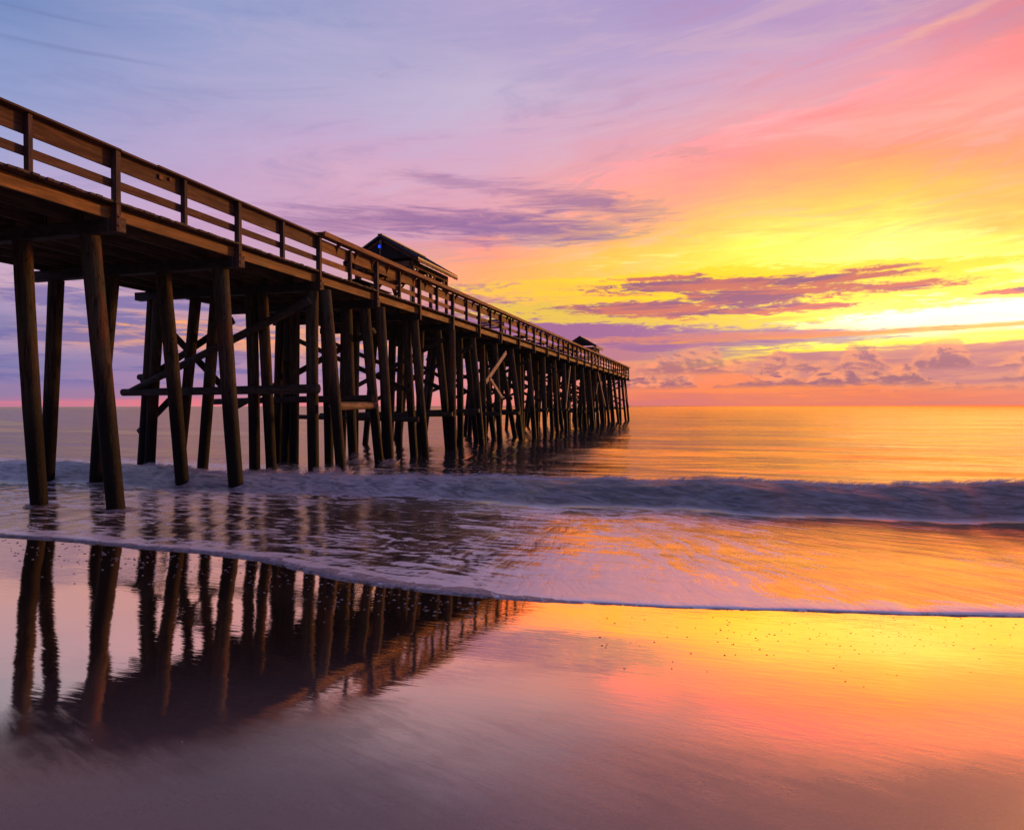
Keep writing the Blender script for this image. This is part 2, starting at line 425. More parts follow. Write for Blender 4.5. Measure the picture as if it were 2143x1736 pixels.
def grid_mesh(name, X, Y, Z, mat, attrs={}):
    ny, nx = X.shape
    co = np.stack([X, Y, Z], -1).reshape(-1, 3).astype(np.float32)
    idx = np.arange(ny * nx).reshape(ny, nx)
    q = np.stack([idx[:-1, :-1], idx[:-1, 1:], idx[1:, 1:], idx[1:, :-1]], -1).reshape(-1, 4)
    me = bpy.data.meshes.new(name)
    me.vertices.add(len(co)); me.vertices.foreach_set('co', co.ravel())
    me.loops.add(q.size); me.loops.foreach_set('vertex_index', q.ravel().astype(np.int32))
    me.polygons.add(len(q)); me.polygons.foreach_set('loop_start', (np.arange(len(q)) * 4).astype(np.int32))
    me.polygons.foreach_set('loop_total', np.full(len(q), 4, np.int32))
    me.update(calc_edges=True)
    me.polygons.foreach_set('use_smooth', np.ones(len(q), bool))
    for k, v in attrs.items():
        at = me.attributes.new(k, 'FLOAT', 'POINT'); at.data.foreach_set('value', v.ravel().astype(np.float32))
    me.materials.append(mat); me.update()
    o = bpy.data.objects.new(name, me); return link(o)

def sea_parts(s, l, d):
    zb = beach(s); k = .03
    zs = k * np.log1p(np.exp(np.clip(zb / k, -30, 30)))
    z = zs + (.015 * (1 - np.exp(-d / .14)) + .004 * np.exp(-((d - .12) / .12) ** 2)) * (1 + .6 * fbm(l * 2.5, s * 0, 3, 19)) + .010 * sst(.3, 1.5, d)
    z += .010 * fbm(s * 1.1, l * .5, 3, 21) * sst(.3, 1.5, d)
    # breaker
    lw = l + .5 * fbm(s * .8, l * .5, 3, 4)
    sc = 15.75 + .75 * fbm(l * .16, l * 0, 3, 31) + .32 * fbm(l * .9, s * .3, 3, 33)
    x = s - sc
    Aw = .52 + .24 * fbm(l * .24, l * 0 + 2, 3, 35) - .17 * sst(-1, -9, l)
    front = sst(-1.45, .05, x) ** 1.15
    back = .2 + .8 * np.exp(-(np.maximum(x, 0) / 1.3) ** 2)
    back = back * np.exp(-np.maximum(x - 2, 0) / 6)
    prof = np.where(x < 0, front, back)
    m = sst(-1.5, -.7, x) * sst(2.8, .6, x)
    tur = fbm(lw * .7, s * 1.6 + lw * .3, 4, 41, .45)
    tur2 = 1 - np.abs(fbm(lw * 1.3 + 9, s * 2.2 - lw * .5, 3, 51, .45)) * 2
    z = z + Aw * prof + m * (.050 * tur + .015 * tur2)
    # rolling foam lobes on the front face
    lobe = np.abs(fbm(lw * .8, (z * 6) + lw * .2, 3, 61))
    z = z + m * .05 * lobe
    z += .05 * sst(-2, -8, l) * sst(-2.6, -1.2, x) * sst(0, -1.2, x) * fbm(lw * .6, s * 1.4, 3, 63)
    far = sst(2.5, 6, x)
    z += far * .075 * fbm(s * .42 + .06 * l, l * .12, 4, 71) * sst(500, 100, s)
    z += far * .16 * fbm(s * .10, l * .02, 3, 75) * sst(1500, 300, s)
    # distant low swells
    z += .10 * np.exp(-((s - 104 - 1.5 * np.sin(l * .12)) / 2.2) ** 2) * sst(12, 28, l) * sst(75, 50, l)
    z += .50 * np.exp(-((s - 62 + 1.2 * np.sin(l * .15)) / 2.5) ** 2) * sst(-72, -84, l) * sst(-150, -115, l)
    z += .22 * np.exp(-((s - 44 - np.sin(l * .2)) / 1.6) ** 2) * sst(-26, -36, l)
    return z, x, m

def build_sea(mat):
    d = np.concatenate([np.linspace(0, .35, 12), np.linspace(.38, 12, 300), 12 + .06 * np.cumsum(1.045 ** np.arange(230))])
    d = d[d < 30000]
    d = np.append(d, 30000.)
    u = np.linspace(-1, 1, 640)
    D, U = np.meshgrid(d, u, indexing='ij')
    Lc = -6 + U * (15 + 1.15 * D) + U ** 7 * (60 + 2.5 * D)
    ed = edge(Lc)
    w = np.exp(-D / 4.0)
    Sg = D + ed * w + 8.2 * (1 - w)
    Z, x, m = sea_parts(Sg, Lc, D)
    Z[0, :] = beach(Sg[0, :]) - .012
    X, Y = wl(Sg, Lc)
    # foam density
    dw = np.exp(-((D - .05) / .30) ** 2) * .35
    mid = .49 + .25 * fbm(Lc * .30, Sg * .35, 3, 81)
    # denser fan in the middle, open dark water to its left below the pier
    fan = np.exp(-(((Lc + 1.2) / 2.4) ** 2 + ((Sg - 9.3) / 2.6) ** 2))
    openw = np.exp(-(((Lc + 6.3) / 3.2) ** 2 + ((Sg - 12.0) / 1.8) ** 2))
    rightopen = sst(-.8, 2.5, Lc) * .34
    f = mid + dw + .18 * fan - .14 * openw - rightopen
    f = f * sst(16.4, 15.0, Sg)
    br = sst(-1.55, -1.0, x) * sst(2.2, .3, x)
    lft = sst(-6, -14, Lc)
    behind = (.30 + .30 * lft) * sst(9, 2, x) * sst(0, 1, x)
    f = np.maximum(f, np.maximum(br * 1.15, behind))
    f = np.where(x > 9, .0, f)
    return grid_mesh('sea', X, Y, Z, mat, {'foam': f, 'breaker': br, 'dist': Sg, 'swash': sst(14.8, 13.8, Sg)})

def sea_mat():
    m, t, b = material('sea_water')
    nt = m.node_tree
    geo = t.n('ShaderNodeTexCoord').outputs['Object']
    x, y, z = t.sep(geo)
    s = x * PX + y * PY; l = x * PY - y * PX
    def at(nm):
        n = t.n('ShaderNodeAttribute'); n.attribute_name = nm; return S(t, n.outputs['Fac'])
    foam, brk, swash, dist = at('foam'), at('breaker'), at('swash'), at('dist')
    # streak direction: fans out from where the last wave ran up
    cx, cy = 1.5, 15.2
    wob = t.noise(t.vec(x * .35, y * .35, 0.0), 1, 3, .5)
    dx = x - cx + (wob - .5) * 1.6; dy = cy - y + (wob - .5) * .8
    ang = t.math('ARCTAN2', dx, dy); r = t.math('SQRT', dx * dx + dy * dy)
    st = t.noise(t.vec(ang * 11.0, r * .30, 0.0), 2.0, 7, .62, .6)
    st2 = t.noise(t.vec(ang * 34.0, r * .5, 4.0), 2.0, 5, .6, .4)
    blot = t.noise(t.vec(l * .8, s * 1.9, 0.0), 1.5, 5, .6, .9)
    blot = t.noise(t.vec(l * 1.1 + (wob - .5) * 2.0, s * 3.4 + l * .35, 0.0), 1.25, 6, .62, 1.3)
    side = t.ss(-2.6, -.6, l + (9.0 - s) * .35)
    pat = t.math('ADD', st * .46 + st2 * .22 + blot * .32, 0.0) * side + (blot * .78 + st2 * .22) * (1.0 - side)
    pat = (pat - .5) * 1.7 + .5
    thr = 1.0 - foam
    ft = pat - (thr * .62 + .19)
    ff = t.ss(-.05, .05, ft) * .72 + t.ss(-.20, .18, ft) * .26
    ff = t.math('MAXIMUM', ff, t.ss(.75, 1.0, foam))
    # waves
    dd = dist
    wv = t.noise(t.vec(s * 2.2, l * .45, 0.0), 1.0, 5, .6, .4)
    wv2 = t.noise(t.vec(s * 7.0, l * 2.2, 2.0), 1.0, 4, .6, .3)
    wvb = t.noise(t.vec(s * .5, l * .12, 7.0), 1.0, 4, .6, .3)
    seaf = t.ss(15, 19, s)
    wvc = t.noise(t.vec(s * .10, l * .022, 3.0), 1.0, 3, .55, .3)
    wvd = t.noise(t.vec(s * .025, l * .006, 5.0), 1.0, 3, .55, .3)
    pw1 = t.noise(t.vec(s * .045, l * .010, 11.0), 1.0, 4, .6, .5)
    pw2 = t.noise(t.vec(s * .30, l * .05, 13.0), 1.0, 4, .6, .6)
    amp = t.ss(.36, .64, pw1 * .4 + pw2 * .6, .1, 1.5)
    h = ((wv * .016 + wv2 * .007 + wvb * .034) * amp + wvc * .08 + wvd * .20 + s * .018 + s * t.math('LOGARITHM', t.math('MAXIMUM', s, 15.0) * .025, 2.718) * .030) * seaf
    sw = (st * .012 + st2 * .004 + wv2 * .0015 + wv * .004) * (1.0 - seaf) * (1.0 - brk)
    tb = t.noise(t.vec(l * 1.0 + z * 2.4, s * .9, z * 7.5 + l * .35), 1.5, 7, .62, 1.9)
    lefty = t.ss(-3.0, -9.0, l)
    hb = tb * .035 * brk
    bn = t.bump(h + sw + hb, 1.0, .85)
    fo = t.bump(pat * .02 * (1.0 - brk) + hb * 1.3, 1.0, .8)
    b.inputs['Base Color'].default_value = (.030, .030, .038, 1)
    t.put(b.inputs['Base Color'], t.mix(swash, (.025, .032, .04), (.05, .034, .034)))
    t.put(b.inputs['Roughness'], t.ss(14, 40, s, .10, .07))
    b.inputs['IOR'].default_value = 6.0; b.inputs['Specular Tint'].default_value = (1, .88, .58, 1)
    t.put(b.inputs['Normal'], bn)
    fb = t.n('ShaderNodeBsdfPrincipled')
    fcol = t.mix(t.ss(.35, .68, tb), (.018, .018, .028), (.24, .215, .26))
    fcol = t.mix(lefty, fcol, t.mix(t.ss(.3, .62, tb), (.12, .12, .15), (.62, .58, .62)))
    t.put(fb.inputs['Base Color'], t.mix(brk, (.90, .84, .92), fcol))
    t.put(fb.inputs['Roughness'], t.ss(0.0, 1.0, brk, .38, .6))
    fb.inputs['Specular IOR Level'].default_value = .5
    t.put(fb.inputs['Normal'], fo)
    gl = t.n('ShaderNodeBsdfGlossy'); gl.inputs['Color'].default_value = (.95, .90, .90, 1); gl.inputs['Roughness'].default_value = .30
    t.put(gl.inputs['Normal'], fo)
    fm = t.n('ShaderNodeMixShader'); t.put(fm.inputs[0], t.ss(0.0, 1.0, brk, .30, .05))
    nt.links.new(fb.outputs[0], fm.inputs[1]); nt.links.new(gl.outputs[0], fm.inputs[2])
    mx = t.n('ShaderNodeMixShader')
    t.put(mx.inputs[0], (ff * t.ss(0.0, 1.0, pat, .75, 1.0)).clamp())
    nt.links.new(b.outputs[0], mx.inputs[1]); nt.links.new(fm.outputs[0], mx.inputs[2])
    nt.links.new(mx.outputs[0], nt.nodes['Material Output'].inputs['Surface'])
    return m

def sand_mat():
    m, t, b = material('wet_sand')
    geo = t.n('ShaderNodeTexCoord').outputs['Object']
    x, y, z = t.sep(geo)
    s = x * PX + y * PY; l = x * PY - y * PX
    big = t.noise(t.vec(x * .5, y * .5, 0.0), 1, 4, .55)
    # run-off streaks parallel to the retreating water
    a2 = R(38); u = x * math.cos(a2) - y * math.sin(a2); v = x * math.sin(a2) + y * math.cos(a2)
    run = t.noise(t.vec(u * 1.3, v * 9, 0.0), 1.6, 6, .65, .6)
    rip = t.noise(t.vec(s * 16, l * 2.6, 0.0), 1.0, 4, .55, .3)
    fine = t.noise(t.vec(x, y, 0.0), 260, 3, .7)
    mot = t.noise(t.vec(x, y, 0.0), 40, 4, .7)
    wet = t.ss(-1.3, 1.2, s - 2.75 - (l + 3.0) * .38 + (big - .5) * 2.6 + (run - .5) * .9)
    col = t.mix(t.ss(.35, .65, fine), (.085, .065, .064), (.28, .22, .21))
    col = t.mix(t.ss(.40, .70, mot) * .35, col, (.09, .07, .07))
    spk = t.noise(t.vec(x, y, 0.0), 620, 2, .8)
    col = t.mix(t.ss(.66, .74, spk) * .7, col, (.40, .34, .32))
    col = t.mix(wet * .6, col, (.14, .12, .14))
    t.put(b.inputs['Base Color'], col)
    t.put(b.inputs['Roughness'], t.ss(0.0, 1.0, wet, .34, .055) + (mot - .5) * .05)
    b.inputs['IOR'].default_value = 1.5
    dry = 1.0 - wet
    h = rip * .0011 * t.ss(2, 7, s, .2, 1.0) + run * .0010 * t.ss(0.0, 1.0, dry, .06, 1.0) + mot * .0016 * dry + fine * .0018 * (dry * .97 + .008) + big * .006
    nrm = t.bump(h, 1.0, .8)
    t.put(b.inputs['Normal'], nrm)
    # film of water over the sand
    gl = t.n('ShaderNodeBsdfGlossy'); gl.inputs['Color'].default_value = (1.0, .78, .52, 1)
    t.put(gl.inputs['Roughness'], t.ss(0.0, 1.0, wet, .34, .02) + (mot - .5) * .012)
    t.put(gl.inputs['Normal'], nrm)
    lw = t.n('ShaderNodeLayerWeight'); lw.inputs['Blend'].default_value = .5; t.put(lw.inputs['Normal'], nrm)
    fr = S(t, lw.outputs['Facing'])
    mx = t.n('ShaderNodeMixShader')
    t.put(mx.inputs[0], t.ss(.50, .75, fr, .15, .95) * t.ss(0.0, 1.0, wet, .24, 1.0))
    m.node_tree.links.new(b.outputs[0], mx.inputs[1]); m.node_tree.links.new(gl.outputs[0], mx.inputs[2])
    m.node_tree.links.new(mx.outputs[0], m.node_tree.nodes['Material Output'].inputs['Surface'])
    return m

M['sea'] = sea_mat(); M['sand'] = sand_mat()
tag(build_sea(M['sea']), kind='structure')
ss_ = np.concatenate([-np.geomspace(60, 4, 14), np.linspace(-3.5, 12, 120), np.geomspace(12.5, 60, 12)])
ll_ = np.concatenate([-np.geomspace(400, 16, 14), np.linspace(-15.5, 8, 160), np.geomspace(8.5, 400, 14)])
Sg, Lg = np.meshgrid(ss_, ll_, indexing='ij')
X, Y = wl(Sg, Lg)
Zg = beach(Sg) + .006 * fbm(Sg * .5, Lg * .3, 3, 91) + .0015 * fbm(Sg * 2.2, Lg * .8, 3, 95) * sst(9.5, 8, Sg)
Zg -= .03 * sst(8.4, 10, Sg) + .5 * sst(14, 20, Sg)
tag(grid_mesh('beach_sand', X, Y, Zg, M['sand']), kind='structure')
def ground(x, y, up=0.0):
    s, l = sl(x, y); return float(beach(s)) + up
def at(px, py, dz=0.0):              # point of the sloping sand seen at a place in the photo
    kx = (px - 1071.5) / 1440; kz = (848 - py) / 1440
    sk = PX * kx + PY                # s per metre of depth
    Z = 6.0
    for _ in range(30): Z = (float(beach(sk * Z)) - CAMZ) / kz
    return kx * Z, Z, ground(kx * Z, Z) + dz

# ------------------------------------------------------------------ pier
def pt(s, t, z=0.0):
    return OX + PX * s - PY * t, OY + PY * s + PX * t, z
pier = empty('wooden_pier', (OX, OY, 0), math.atan2(PY, PX))
tag(pier, 'long weathered wooden fishing pier on round piles running out over the surf', 'pier')
DK = 6.28; WID = 6.6; S0, S1 = -2.6 * BAY, 23 * BAY
CAPB, CAPT = 5.67, 5.93

# decking: individual planks in one surface
b = MB(); s = S0
while s < S1 + .1:
    w_ = .138
    e = random.uniform(-.02, .03)
    b.box(s, s + w_, .0 - e, WID + e, DK - .045 + random.uniform(-.004, .004), DK + random.uniform(-.004, .004))
    s += w_ + .008
b.build('decking', M['deck'], pier)
# stringers
for i, tt in enumerate((.17, 1.05, 2.0, 2.9, 3.8, 4.7, 5.6, 6.38)):
    b = MB()
    n = -3
    while n < 23:
        s0 = max(n * BAY, S0) + .006; s1 = (n + 1) * BAY - .006
        if s1 > S0:
            o = .0 if i in (0, 7) else (.03 if n % 2 else -.03)
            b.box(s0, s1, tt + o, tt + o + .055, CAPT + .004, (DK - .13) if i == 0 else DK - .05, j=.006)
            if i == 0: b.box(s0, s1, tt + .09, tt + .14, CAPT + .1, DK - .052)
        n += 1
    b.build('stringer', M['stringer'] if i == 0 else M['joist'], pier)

def tpx(px, n):
    """distance across the pier for a pile seen at column px in bent n"""
    s = n * BAY; k = (px - 1071.5) / 1440
    return (-7.91 + PX * s - 14 * k - PY * k * s) / (PY + PX * k)
BENTS = {
 0: [(195, 243), (50, 80)],
 1: [(465, 495), (345, 380), (240, 203), (122, 100)],
 2: [(682, 714), (656, 658.5), (549.5, 567), (528.5, 533), (453, 423), (411, 372), (336, 313), (321, 293.5)],
 3: [(795, 815), (765, 794), (726, 740.5), (681, 687), (619, 617), (606, 597), (588, 579)],
 4: [(868, 891.5), (851, 867), (800, 806), (745, 741), (722, 716)],
 5: [(945, 948.7), (915, 937), (880, 878), (842, 836), (822, 815)],
}
far_mb = MB()
def pile(cap, s, tt, tb, r=.195, mb=None):
    b = mb or MB()
    tl = (tb - tt) / 5.0
    b.tube((s + random.uniform(-.06, .06), tb + tl * 1.3, -1.4), (s, tt, CAPB + .01), r * .88, r, 20, 16, .018, bend=.035)
    if mb is None: b.build('pile', M['pile'], cap)
for n in range(-2, 24):
    s = n * BAY
    b = MB()
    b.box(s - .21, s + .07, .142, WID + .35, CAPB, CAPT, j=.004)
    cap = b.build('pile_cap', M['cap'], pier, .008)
    if n in BENTS:
        sp = [(tpx(a_, n), tpx(c_, n)) for a_, c_ in BENTS[n]]
        if n == 0: sp += [(4.05, 4.7), (5.9, 6.5)]
        if n >= 2: pass
    else:
        j = lambda q: random.uniform(-q, q)
        sp = [(.5 + j(.15), .12 + j(.2)), (2.1 + j(.4), 1.7 + j(.3)), (4.2 + j(.4), 4.7 + j(.3)), (6.0 + j(.2), 6.5 + j(.2))]
        if n in (6, 7, 9): sp.insert(1, (1.15 + j(.2), 1.0 + j(.2)))
    for k, (tt, tb) in enumerate(sp):
        off = 0
        r = random.uniform(.175, .20) * (.97 if n > 1 else 1.03)
        mb = far_mb if (n >= 16 and k in (1, 2)) else None
        pile(cap, s + random.uniform(-.04, .04), tt, tb, r, mb)
    # transverse bracing
    def log(p0, p1, r0, m='log', nm='brace_log'):
        q = MB(); q.tube(p0, p1, r0, r0 * .85, 14, 6, .03, bend=.02); q.build(nm, M[m], cap)
    def board(p0, p1, m='log', w=.05, h=.22, up=(1, 0, 0), nm='brace_board'):
        q = MB(); q.beam(p0, p1, h, w, up); q.build(nm, M[m], cap)
    if n == 2:
        log((s - .32, -.05, 2.68), (s - .32, 7.35, 2.62), .14)
        log((s - .34, .22, 5.35), (s - .34, 7.0, 2.65), .13)
        log((s + .30, 7.3, 3.15), (s + .30, 6.2, 3.18), .10)
        board((s + .30, 3.45, 4.95), (s + .30, 7.2, 2.95))
        board((s + .36, 6.9, 5.45), (s + .36, 3.9, 2.75))
        board((s + .36, 7.4, 1.25), (s + .36, 6.1, 2.35))
    if n == 3:
        log((s - .30, .1, 2.42), (s - .30, 7.2, 2.32), .13)
        log((s + .30, .35, 4.9), (s + .30, 6.8, 1.9), .12)
        q = MB(); q.tube((s - BAY + .1, -.28, 2.15), (s - .1, .12, 2.17), .135, .12, 14, 6, .03); q.build('brace_log', M['log_lit'], cap)
    if n >= 4:
        if n % 2 == 0 or n < 8: log((s - .28, .0, 1.75 + random.uniform(-.25, .2)), (s - .28, 6.9, 1.72), .11)
        if n % 3 != 1:
            board((s - .27, .4, 5.2), (s - .27, 6.6, 2.3 + random.uniform(-.3, .5)), h=.2)
        if n % 3 != 0:
            board((s + .27, 6.4, 5.2), (s + .27, .6, 2.4 + random.uniform(-.3, .5)), h=.2)
far = far_mb.build('pile', M['pile'], pier); far['kind'] = 'stuff'
# pale boards nailed along the seaward-right face
def pale(n0, z0, n1, z1, w=.24, t0=-.03):
    q = MB(); q.beam((n0 * BAY, t0, z0), (n1 * BAY, t0 - .05, z1), .055, w, (0, 0, 1))
    q.build('brace_board', M['brace'], pier)
pale(6.18, 3.40, 7.12, 5.2)
pale(6.32, 3.60, 6.85, 2.62, .17, -.10)
pale(12.05, 5.4, 11.5, 1.9, .17)
pale(15.83, 5.54, 17.05, 2.1, .17)
pale(15.8, 4.5, 15.4, 3.3, .14)
pale(21.2, 5.3, 22.7, 1.95, .15)
b = MB(); b.box(23 * BAY - .3, 23 * BAY + .35, -.12, .2, CAPB - .08, CAPB - .004)
b.build('brace_board', M['cap'], pier)

def railing(side):
    f = (lambda t: t) if side == 0 else (lambda t: WID - t)
    def bx(mb, s0, s1, t0, t1, z0, z1, mat=0, j=0.0):
        a_, c_ = sorted((f(t0), f(t1))); mb.box(s0, s1, a_, c_, z0, z1, mat, j)
    TOP = 7.35
    top = MB()
    # thin flat cap on the landward bays, split with a torn gap like the photo
    for n in range(-3, 2):
        a_, c_ = max(n * BAY, S0), (n + 1) * BAY - .012
        if n == 0 and side == 0:
            bx(top, a_, a_ + .95, -.02, .20, TOP - .055, TOP - .012, j=.006)
            bx(top, a_ + .96, c_, -.03, .20, TOP - .035, TOP + .008, j=.006)
        else:
            bx(top, a_, c_, -.03, .20, TOP - .04, TOP + random.uniform(-.006, .006), j=.003)
    n = 2.0
    rail = top.build('handrail', M['board'], pier)
    sh = MB()
    s = 2 * BAY - .1
    while s < S1:
        e = min(s + BAY, S1 + .12)
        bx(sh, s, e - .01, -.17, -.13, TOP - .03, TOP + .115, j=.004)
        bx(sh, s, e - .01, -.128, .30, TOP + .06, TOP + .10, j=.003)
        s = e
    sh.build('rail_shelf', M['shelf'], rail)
    for n in range(-3, 23):
        a_, c_ = max(n * BAY, S0), (n + 1) * BAY
        q = MB()
        bx(q, a_ + .004, c_ - .004, .143, .183, 6.96, 7.306, j=.003); bx(q, a_ + .004, c_ - .004, .143, .183, 6.58, 6.745, j=.004)
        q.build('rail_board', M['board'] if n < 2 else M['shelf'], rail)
    for n in range(-2, 24):
        s = n * BAY
        q = MB(); bx(q, s - .12, s, .0, .14, CAPB + .005, TOP - .045)
        q.build('rail_post', M['post'], rail, .006)
        if n < 23:
            s = (n + .5) * BAY
            q = MB(); bx(q, s - .09, s, .02, .14, DK + .004 if n >= 0 else DK + .004, TOP - .045)
            q.build('rail_post', M['post'], rail, .005)
    if side == 0:
        for n in range(-1, 4):
            s = n * BAY - .06
            for z in (5.80, 5.98):
                q = MB(); r_ = .042
                q.add([(s - r_, -.001, z), (s, -.001, z - r_), (s + r_, -.001, z), (s, -.001, z + r_), (s - r_, -.012, z), (s, -.012, z - r_), (s + r_, -.012, z), (s, -.012, z + r_)],
                      [(4, 5, 6, 7), (3, 2, 1, 0), (0, 1, 5, 4), (1, 2, 6, 5), (2, 3, 7, 6), (3, 0, 4, 7)])
                q.tube((s, -.036, z), (s, -.006, z), .014, .014, 8)
                q.build('bolt', M['iron'], rail)
            q = MB(); q.box(n * BAY + .012, n * BAY + .14, .03, .14, CAPB + .02, CAPT + .06)
            q.build('cleat', M['joist'], rail)
    # curved gusset brackets below the shelf
    br = MB(); n = 2.29
    while n < 23:
        s = n * BAY; pts = [(-.128, TOP + .058), (.14, TOP + .058), (.14, 6.98)]
        for k in range(1, 6):
            a_ = k / 6 * PI / 2
            pts.append((.14 - .268 * (1 - math.cos(a_)), 6.98 + (TOP - .02 - 6.98) * math.sin(a_)))
        pts.append((-.128, TOP - .0))
        vs = [(s, f(t_), z_) for t_, z_ in pts] + [(s + .04, f(t_), z_) for t_, z_ in pts]
        k = len(pts)
        fs = [tuple(range(k)), tuple(reversed(range(k, 2 * k)))] + [(i, (i + 1) % k + 0, (i + 1) % k + k, i + k) for i in range(k)]
        br.add(vs, fs); n += .315
    br.build('bracket', M['shelf'], rail)
    return rail
railing(0); railing(1)
# end rail
q = MB()
q.box(S1 + .005, S1 + .05, .2, WID - .2, 6.96, 7.26); q.box(S1 + .005, S1 + .05, .2, WID - .2, 6.58, 6.74); q.box(S1 - .05, S1 + .16, .32, WID - .32, 7.31, 7.35)
q.build('end_railing', M['board'], pier)

# patched hardware box under the handrail
q = MB(); q.box(.30 * BAY, .30 * BAY + .10, .10, .142, 7.12, 7.22); q.box(.38 * BAY, .38 * BAY + .05, .10, .142, 7.17, 7.24)
q.build('bracket_plate', M['iron'], pier)

# ------------------------------------------------------------------ shelters
def make_shelter(lamp=True):
    r = empty('shelter', pt(20.1, WID / 2, DK + .006), math.atan2(PY, PX))
    L, W, EH, RH = 2.5, 1.92, 2.62, 3.75           # half length, half width, eave and ridge heights
    q = MB()
    for sg in (-1, 1):
        th = .07
        vs = [(-L, 0, RH), (L, 0, RH), (L, sg * W, EH), (-L, sg * W, EH)]
        vs += [(x_, y_, z_ - th) for x_, y_, z_ in vs]
        fs = [(0, 1, 2, 3), (7, 6, 5, 4), (0, 4, 5, 1), (1, 5, 6, 2), (2, 6, 7, 3), (3, 7, 4, 0)]
        q.add(vs, fs)
        for k in range(12):                          # standing seams
            xx = -L + .02 + k * (2 * L - .08) / 11
            q.beam((xx + .02, sg * .03, RH + .0), (xx + .02, sg * (W - .02), EH + .02), .035, .04, (0, 0, 1))
    q.beam((-L - .02, 0, RH + .02), (L + .02, 0, RH + .02), .22, .05)
    roof = q.build('roof', M['roof'], r)
    q = MB()
    for sg in (-1, 1):
        q.box(-L + .02, L - .02, sg * (W - .02) - .02, sg * (W - .02) + .02, EH - .20, EH - .075)
    q.build('fascia', M['shelter_wood'], roof)
    q = MB()
    for sg in (-1, 1):
        q.box(-2.15, 2.15, sg * 1.45 - .07, sg * 1.45 + .07, 2.28, 2.56)
    for xx in (-2.15, 0, 2.15):
        q.box(xx - .06, xx + .06, -1.375, 1.375, 2.30, 2.54)
    for k in range(9):
        xx = -2.3 + k * .575
        for sg in (-1, 1):
            q.beam((xx, sg * .03, RH - .19), (xx, sg * (W - .08), EH - .12), .045, .13)
    q.box(-2.4, 2.4, -.025, .025, RH - .30, RH - .12)
    q.build('roof_beam', M['shelter_wood'], r)
    for xx in (-2.05, 0, 2.05):
        for sg in (-1, 1):
            q = MB(); q.box(xx - .07, xx + .07, sg * 1.45 - .068, sg * 1.45 + .068, 0, 2.278)
            q.build('post', M['shelter_post'], r)
            q = MB()
            for dx_ in (-1, 1):
                if abs(xx + dx_ * .55) < 2.3: q.beam((xx + dx_ * .06, sg * 1.45, 1.75), (xx + dx_ * .52, sg * 1.45, 2.29), .08, .09)
            q.beam((xx, sg * 1.39, 1.75), (xx, sg * .93, 2.31), .08, .09, (1, 0, 0))
            q.build('brace', M['shelter_wood'], r)
    q = MB(); q.tube((-2.16, 1.36 * -1, 0.0), (-2.16, -1.36, 2.5), .025, .025, 10); q.build('drain_pipe', M['pipe'], r)
    if lamp:
        q = MB(); q.box(-2.46, -2.41, -.06, .06, 3.1, 3.5); q.tube((-2.5, 0, 2.65), (-2.46, 0, 3.1), .02, .03, 8)
        lb = q.build('lamp_bracket', M['pipe'], r)
        q = MB(); q.tube((-2.5, .03, 3.16), (-2.5, .03, 3.27), .06, .05, 12); q.build('lamp', M['lamp'], lb)
    # gable board
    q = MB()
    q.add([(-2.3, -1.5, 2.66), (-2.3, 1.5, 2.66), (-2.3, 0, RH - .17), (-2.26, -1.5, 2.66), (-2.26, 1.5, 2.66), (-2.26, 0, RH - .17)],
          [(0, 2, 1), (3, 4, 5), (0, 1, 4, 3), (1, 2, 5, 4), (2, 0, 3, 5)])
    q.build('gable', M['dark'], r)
    return r
sh1 = make_shelter()
tag(sh1, 'open wooden shelter with dark blue roof and blue lamp, nearer along the pier', 'shelter', 'roofed shelters on the pier')
def copy_tree(o, parent=None):
    c = o.copy(); C.objects.link(c); c.parent = parent
    for ch in list(o.children):
        if not ch.name.startswith('lamp'): copy_tree(ch, c)
    return c
sh2 = copy_tree(sh1)
sh2.location = pt(66.1 + 2.5, WID / 2, DK + .006)
tag(sh2, 'small far shelter silhouette with dark gable roof near the pier head', 'shelter')

# ------------------------------------------------------------------ benches on the deck
def bench():
    r = empty('bench', (0, 0, 0))
    q = MB()
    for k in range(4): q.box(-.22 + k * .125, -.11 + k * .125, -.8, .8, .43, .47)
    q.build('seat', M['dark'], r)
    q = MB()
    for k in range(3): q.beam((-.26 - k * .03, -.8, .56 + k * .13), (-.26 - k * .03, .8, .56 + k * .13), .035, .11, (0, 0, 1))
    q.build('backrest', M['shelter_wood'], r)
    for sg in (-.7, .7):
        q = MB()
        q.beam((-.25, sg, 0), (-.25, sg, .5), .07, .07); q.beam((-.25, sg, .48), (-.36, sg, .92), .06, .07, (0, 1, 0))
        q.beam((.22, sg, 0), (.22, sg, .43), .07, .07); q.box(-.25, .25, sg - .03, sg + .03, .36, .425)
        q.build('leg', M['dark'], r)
    return r
bn = bench()
spots = [(7.35, 1.0, 'bench with reclined back on the pier deck, nearest of the backed benches', 0), (12.3, 1.0, 'backed bench halfway out on the pier deck', .05), (13.3, 1.1, 'backed bench just seaward of the one halfway out', -.05), (15.6, 1.2, 'backed bench on the pier landward of the far shelter', 0)]
for i, (n, t_, lb, rz) in enumerate(spots):
    o = bn if i == 0 else copy_tree(bn)
    o.location = pt(n * BAY, t_, DK + .006); o.rotation_euler = (0, 0, math.atan2(PY, PX) + rz)
    tag(o, lb, 'bench', 'benches along the pier deck')
